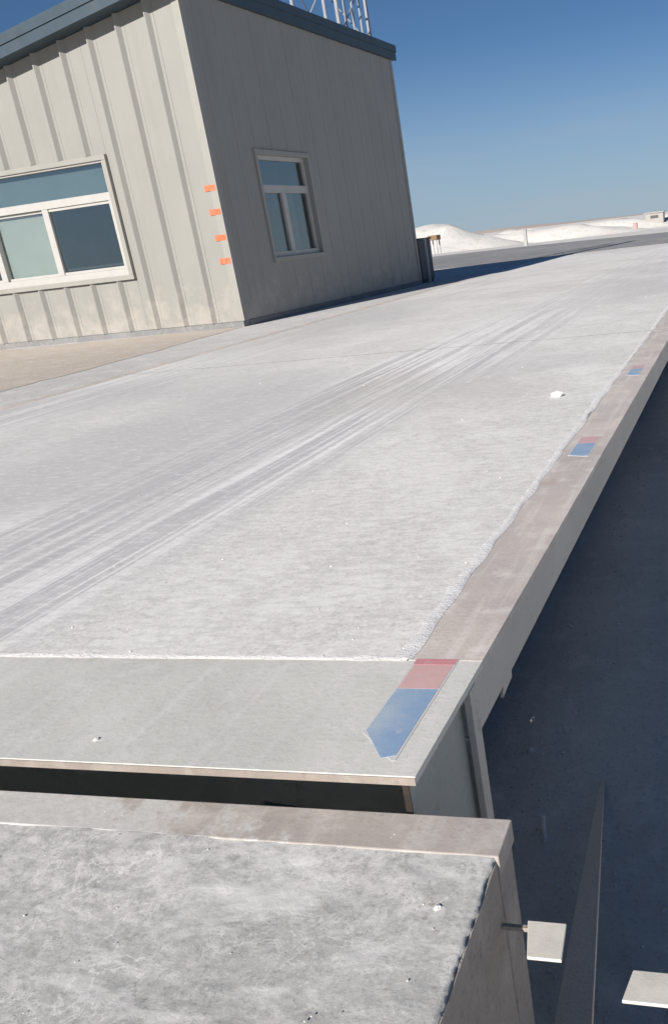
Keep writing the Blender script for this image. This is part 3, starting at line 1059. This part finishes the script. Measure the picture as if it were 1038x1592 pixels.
for x0, x1, yo in ((-2.302, a1 - p, 0.010), (-3.157, -2.388, 0.034), (a0 + p, -3.243, 0.010)):
    fbox('pane', M['glass'], x0, x1, yo, yo + 0.004, c0 + 0.10, ZT0 - 0.03, bev=0)
fbox('transom_blind', M['curtain2'], a0 + p, a1 - 0.025, 0.070, 0.076, ZT1, c1 - 0.02, bev=0)
fbox('blind', M['blind'], -3.157, -2.388, 0.072, 0.078, c0 + 0.07, ZT0 - 0.03, bev=0)

# side window, set back in the wall
swin = empty('window')
swin.parent = house
def sbox(name, mat, y0, y1, x0, x1, z0, z1, bev=0.002):
    m = MB(); m.box(x0, x1, y0, y1, z0, z1)
    return m.build(name, mat, swin, bevel=bev)
m = MB()
m.box(-0.11, 0.020, SY0, SY1, SZ1 - t, SZ1)
m.box(-0.11, 0.024, SY0, SY1, SZ0, SZ0 + t)
m.box(-0.11, 0.020, SY0, SY0 + t, SZ0 + t + .0005, SZ1 - t - .0005)
m.box(-0.11, 0.020, SY1 - t, SY1, SZ0 + t + .0005, SZ1 - t - .0005)
m.build('window_trim', M['trimm'], swin, bevel=0.003)
b0, b1, d0, d1 = SY0 + t, SY1 - t, SZ0 + t, SZ1 - t
xf0, xf1 = -0.105, -0.045
sbox('frame', M['frame'], b0, b1, xf0, xf1, d1 - 0.05, d1)
sbox('sill', M['frame'], b0, b1, xf0, xf1 + 0.012, d0, d0 + 0.06)
sbox('frame', M['frame'], b0, b0 + p, xf0, xf1, d0 + .0605, d1 - .0505)
sbox('frame', M['frame'], b1 - p, b1, xf0, xf1, d0 + .0605, d1 - .0505)
sbox('transom', M['frame'], b0 + p + .0005, b1 - p - .0005, xf0, xf1, 1.45, 1.54)
sbox('mullion', M['frame'], 1.50, 1.60, xf0, xf1 + 0.004, d0 + .0605, 1.4495)
sbox('pane', M['glass'], b0 + p, b1 - p, -0.078, -0.074, 1.54, d1 - 0.05, 0)
sbox('pane', M['glass'], b0 + p, 1.50, -0.078, -0.074, d0 + 0.06, 1.45, 0)
sbox('pane', M['glass'], 1.60, b1 - p, -0.078, -0.074, d0 + 0.06, 1.45, 0)
sbox('curtain', M['curtain'], 1.56, 1.93, -0.128, -0.123, d0 + 0.03, 1.46, 0)

# orange markers climbing the corner
for zz in (1.497, 1.248, 0.976, 0.725):
    m = MB(); m.box(-0.150, -0.010, -0.0105, -0.0075, zz - 0.030, zz + 0.030)
    m.build('reflective_marker', M['orange'], front)

# ------------------------------------------------------------------ around the weigh house
def hw(x, y, z=0.0):
    return HB + Matrix.Rotation(HR, 3, 'Z') @ Vector((x, y, z))


# lattice mast on the roof
mast = empty('lattice_mast', hw(-0.55, 5.05, top(-0.55) + 0.16), HR)
tag(mast, 'pale galvanised lattice mast standing on the blue grey roof', 'mast')
rz_ = lambda x: SL * x
legs = [(-0.40, -0.55), (0.30, -0.55), (0.30, 0.55), (-0.40, 0.55)]
HM = 3.2
for lx, ly in legs:
    m = MB()
    m.tube((lx, ly, rz_(lx) + 0.0), (lx, ly, HM), 0.032)
    m.box(lx - 0.08, lx + 0.08, ly - 0.08, ly + 0.08, rz_(lx) - 0.012, rz_(lx) + 0.016)
    m.build('leg', M['galv'], mast)
def ring(z):
    m = MB()
    for i in range(4):
        a, b = legs[i], legs[(i + 1) % 4]
        m.tube((a[0], a[1], z), (b[0], b[1], z), 0.016, n=6)
    m.build('cross_brace', M['galv'], mast)
zs = [0.16, 1.05, 1.95, 2.85]
for z in zs:
    ring(z)
m = MB()
for z0, z1 in zip(zs[:-1], zs[1:]):
    for i in range(4):
        a, b = legs[i], legs[(i + 1) % 4]
        m.tube((a[0], a[1], z0), (b[0], b[1], z1), 0.011, n=6)
m.build('diagonal_brace', M['galv'], mast)
m = MB()
for yk in (-0.28, 0.0, 0.28):
    m.tube((0.30, yk, 0.02), (0.30, yk, HM), 0.020, n=8)
m.build('antenna_pole', M['galv'], mast)
m = MB(); m.box(0.20, 0.44, 0.40, 0.64, 0.08, 0.22); m.build('junction_box', M['frame'], mast, bevel=0.01)

# cabinet and post beyond the far corner
cb = empty('control_cabinet', hw(0.0, DP + 0.55, -0.012), HR)
tag(cb, 'dark navy cabinet standing against the far corner of the weigh house', 'cabinet')
m = MB(); m.box(-0.42, -0.07, -0.3, 0.3, 0.05, 0.72); m.build('body', M['navy'], cb, bevel=0.01)
m = MB(); m.box(-0.44, -0.05, -0.32, 0.32, 0.7205, 0.75); m.build('lid', M['navy'], cb, bevel=0.006)
m = MB(); m.box(-0.40, -0.09, -0.28, 0.28, 0, 0.0495); m.build('base', M['darkpost'], cb)
m = MB()
q = hw(0.035, DP + 0.30, -0.012)
m.tube(q, q + Vector((0, 0, 0.72)), 0.028)
m.tube(q + Vector((0, 0, 0.7205)), q + Vector((0, 0, 0.74)), 0.034)
m.tube(q, q + Vector((0, 0, 0.02)), 0.06)
tag(m.build('grey_bollard', M['greypost']), 'thin grey post standing just right of the navy cabinet', 'post')

# far post, hut, red barrel, brown shelter
m = MB()
m.box(-9.22, -9.08, 39.6, 39.74, -0.012, 0.62)
m.box(-9.24, -9.06, 39.58, 39.76, 0.6205, 0.66)
tag(m.build('marker_post', M['greypost'], bevel=0.01), 'thin grey post standing alone beyond the road before the salt banks', 'post')
hut = empty('far_hut', (-10.3, 110.5, -0.86))
tag(hut, 'tiny pale grey hut with a dark window on the horizon', 'hut')
m = MB(); m.box(-1.0, 1.0, 0, 2.2, 0, 1.55); m.build('wall', M['kiosk'], hut)
m = MB(); m.box(-1.1, 1.1, -0.12, 2.3, 1.551, 1.66); m.build('roof', M['kiosk'], hut)
m = MB(); m.box(-0.45, 0.45, -0.03, -0.001, 1.0, 1.3); m.build('window', M['darkwin'], hut)
m = MB()
m.tube((-11.3, 100, -0.87), (-11.3, 100, -0.1), 0.24, 0.24, 14)
m.tube((-11.3, 100, -0.099), (-11.3, 100, -0.06), 0.26, 0.26, 14)
tag(m.build('red_barrel', M['redpaint']), 'small faded red barrel left of the tiny grey hut', 'barrel')
sh = empty('brown_shelter', (-25.6, 76.5, -0.87))
tag(sh, 'small brown shelter in front of the tall left salt heap', 'shelter')
for x in (-0.28, 0.28):
    for y in (0.1, 0.9):
        m = MB(); m.box(x - 0.05, x + 0.05, y - 0.05, y + 0.05, 0, 1.45)
        m.build('post', M['greypost'], sh)
m = MB(); m.box(-0.42, 0.42, -0.05, 1.05, 1.451, 1.85); m.build('roof', M['brown'], sh, bevel=0.05)
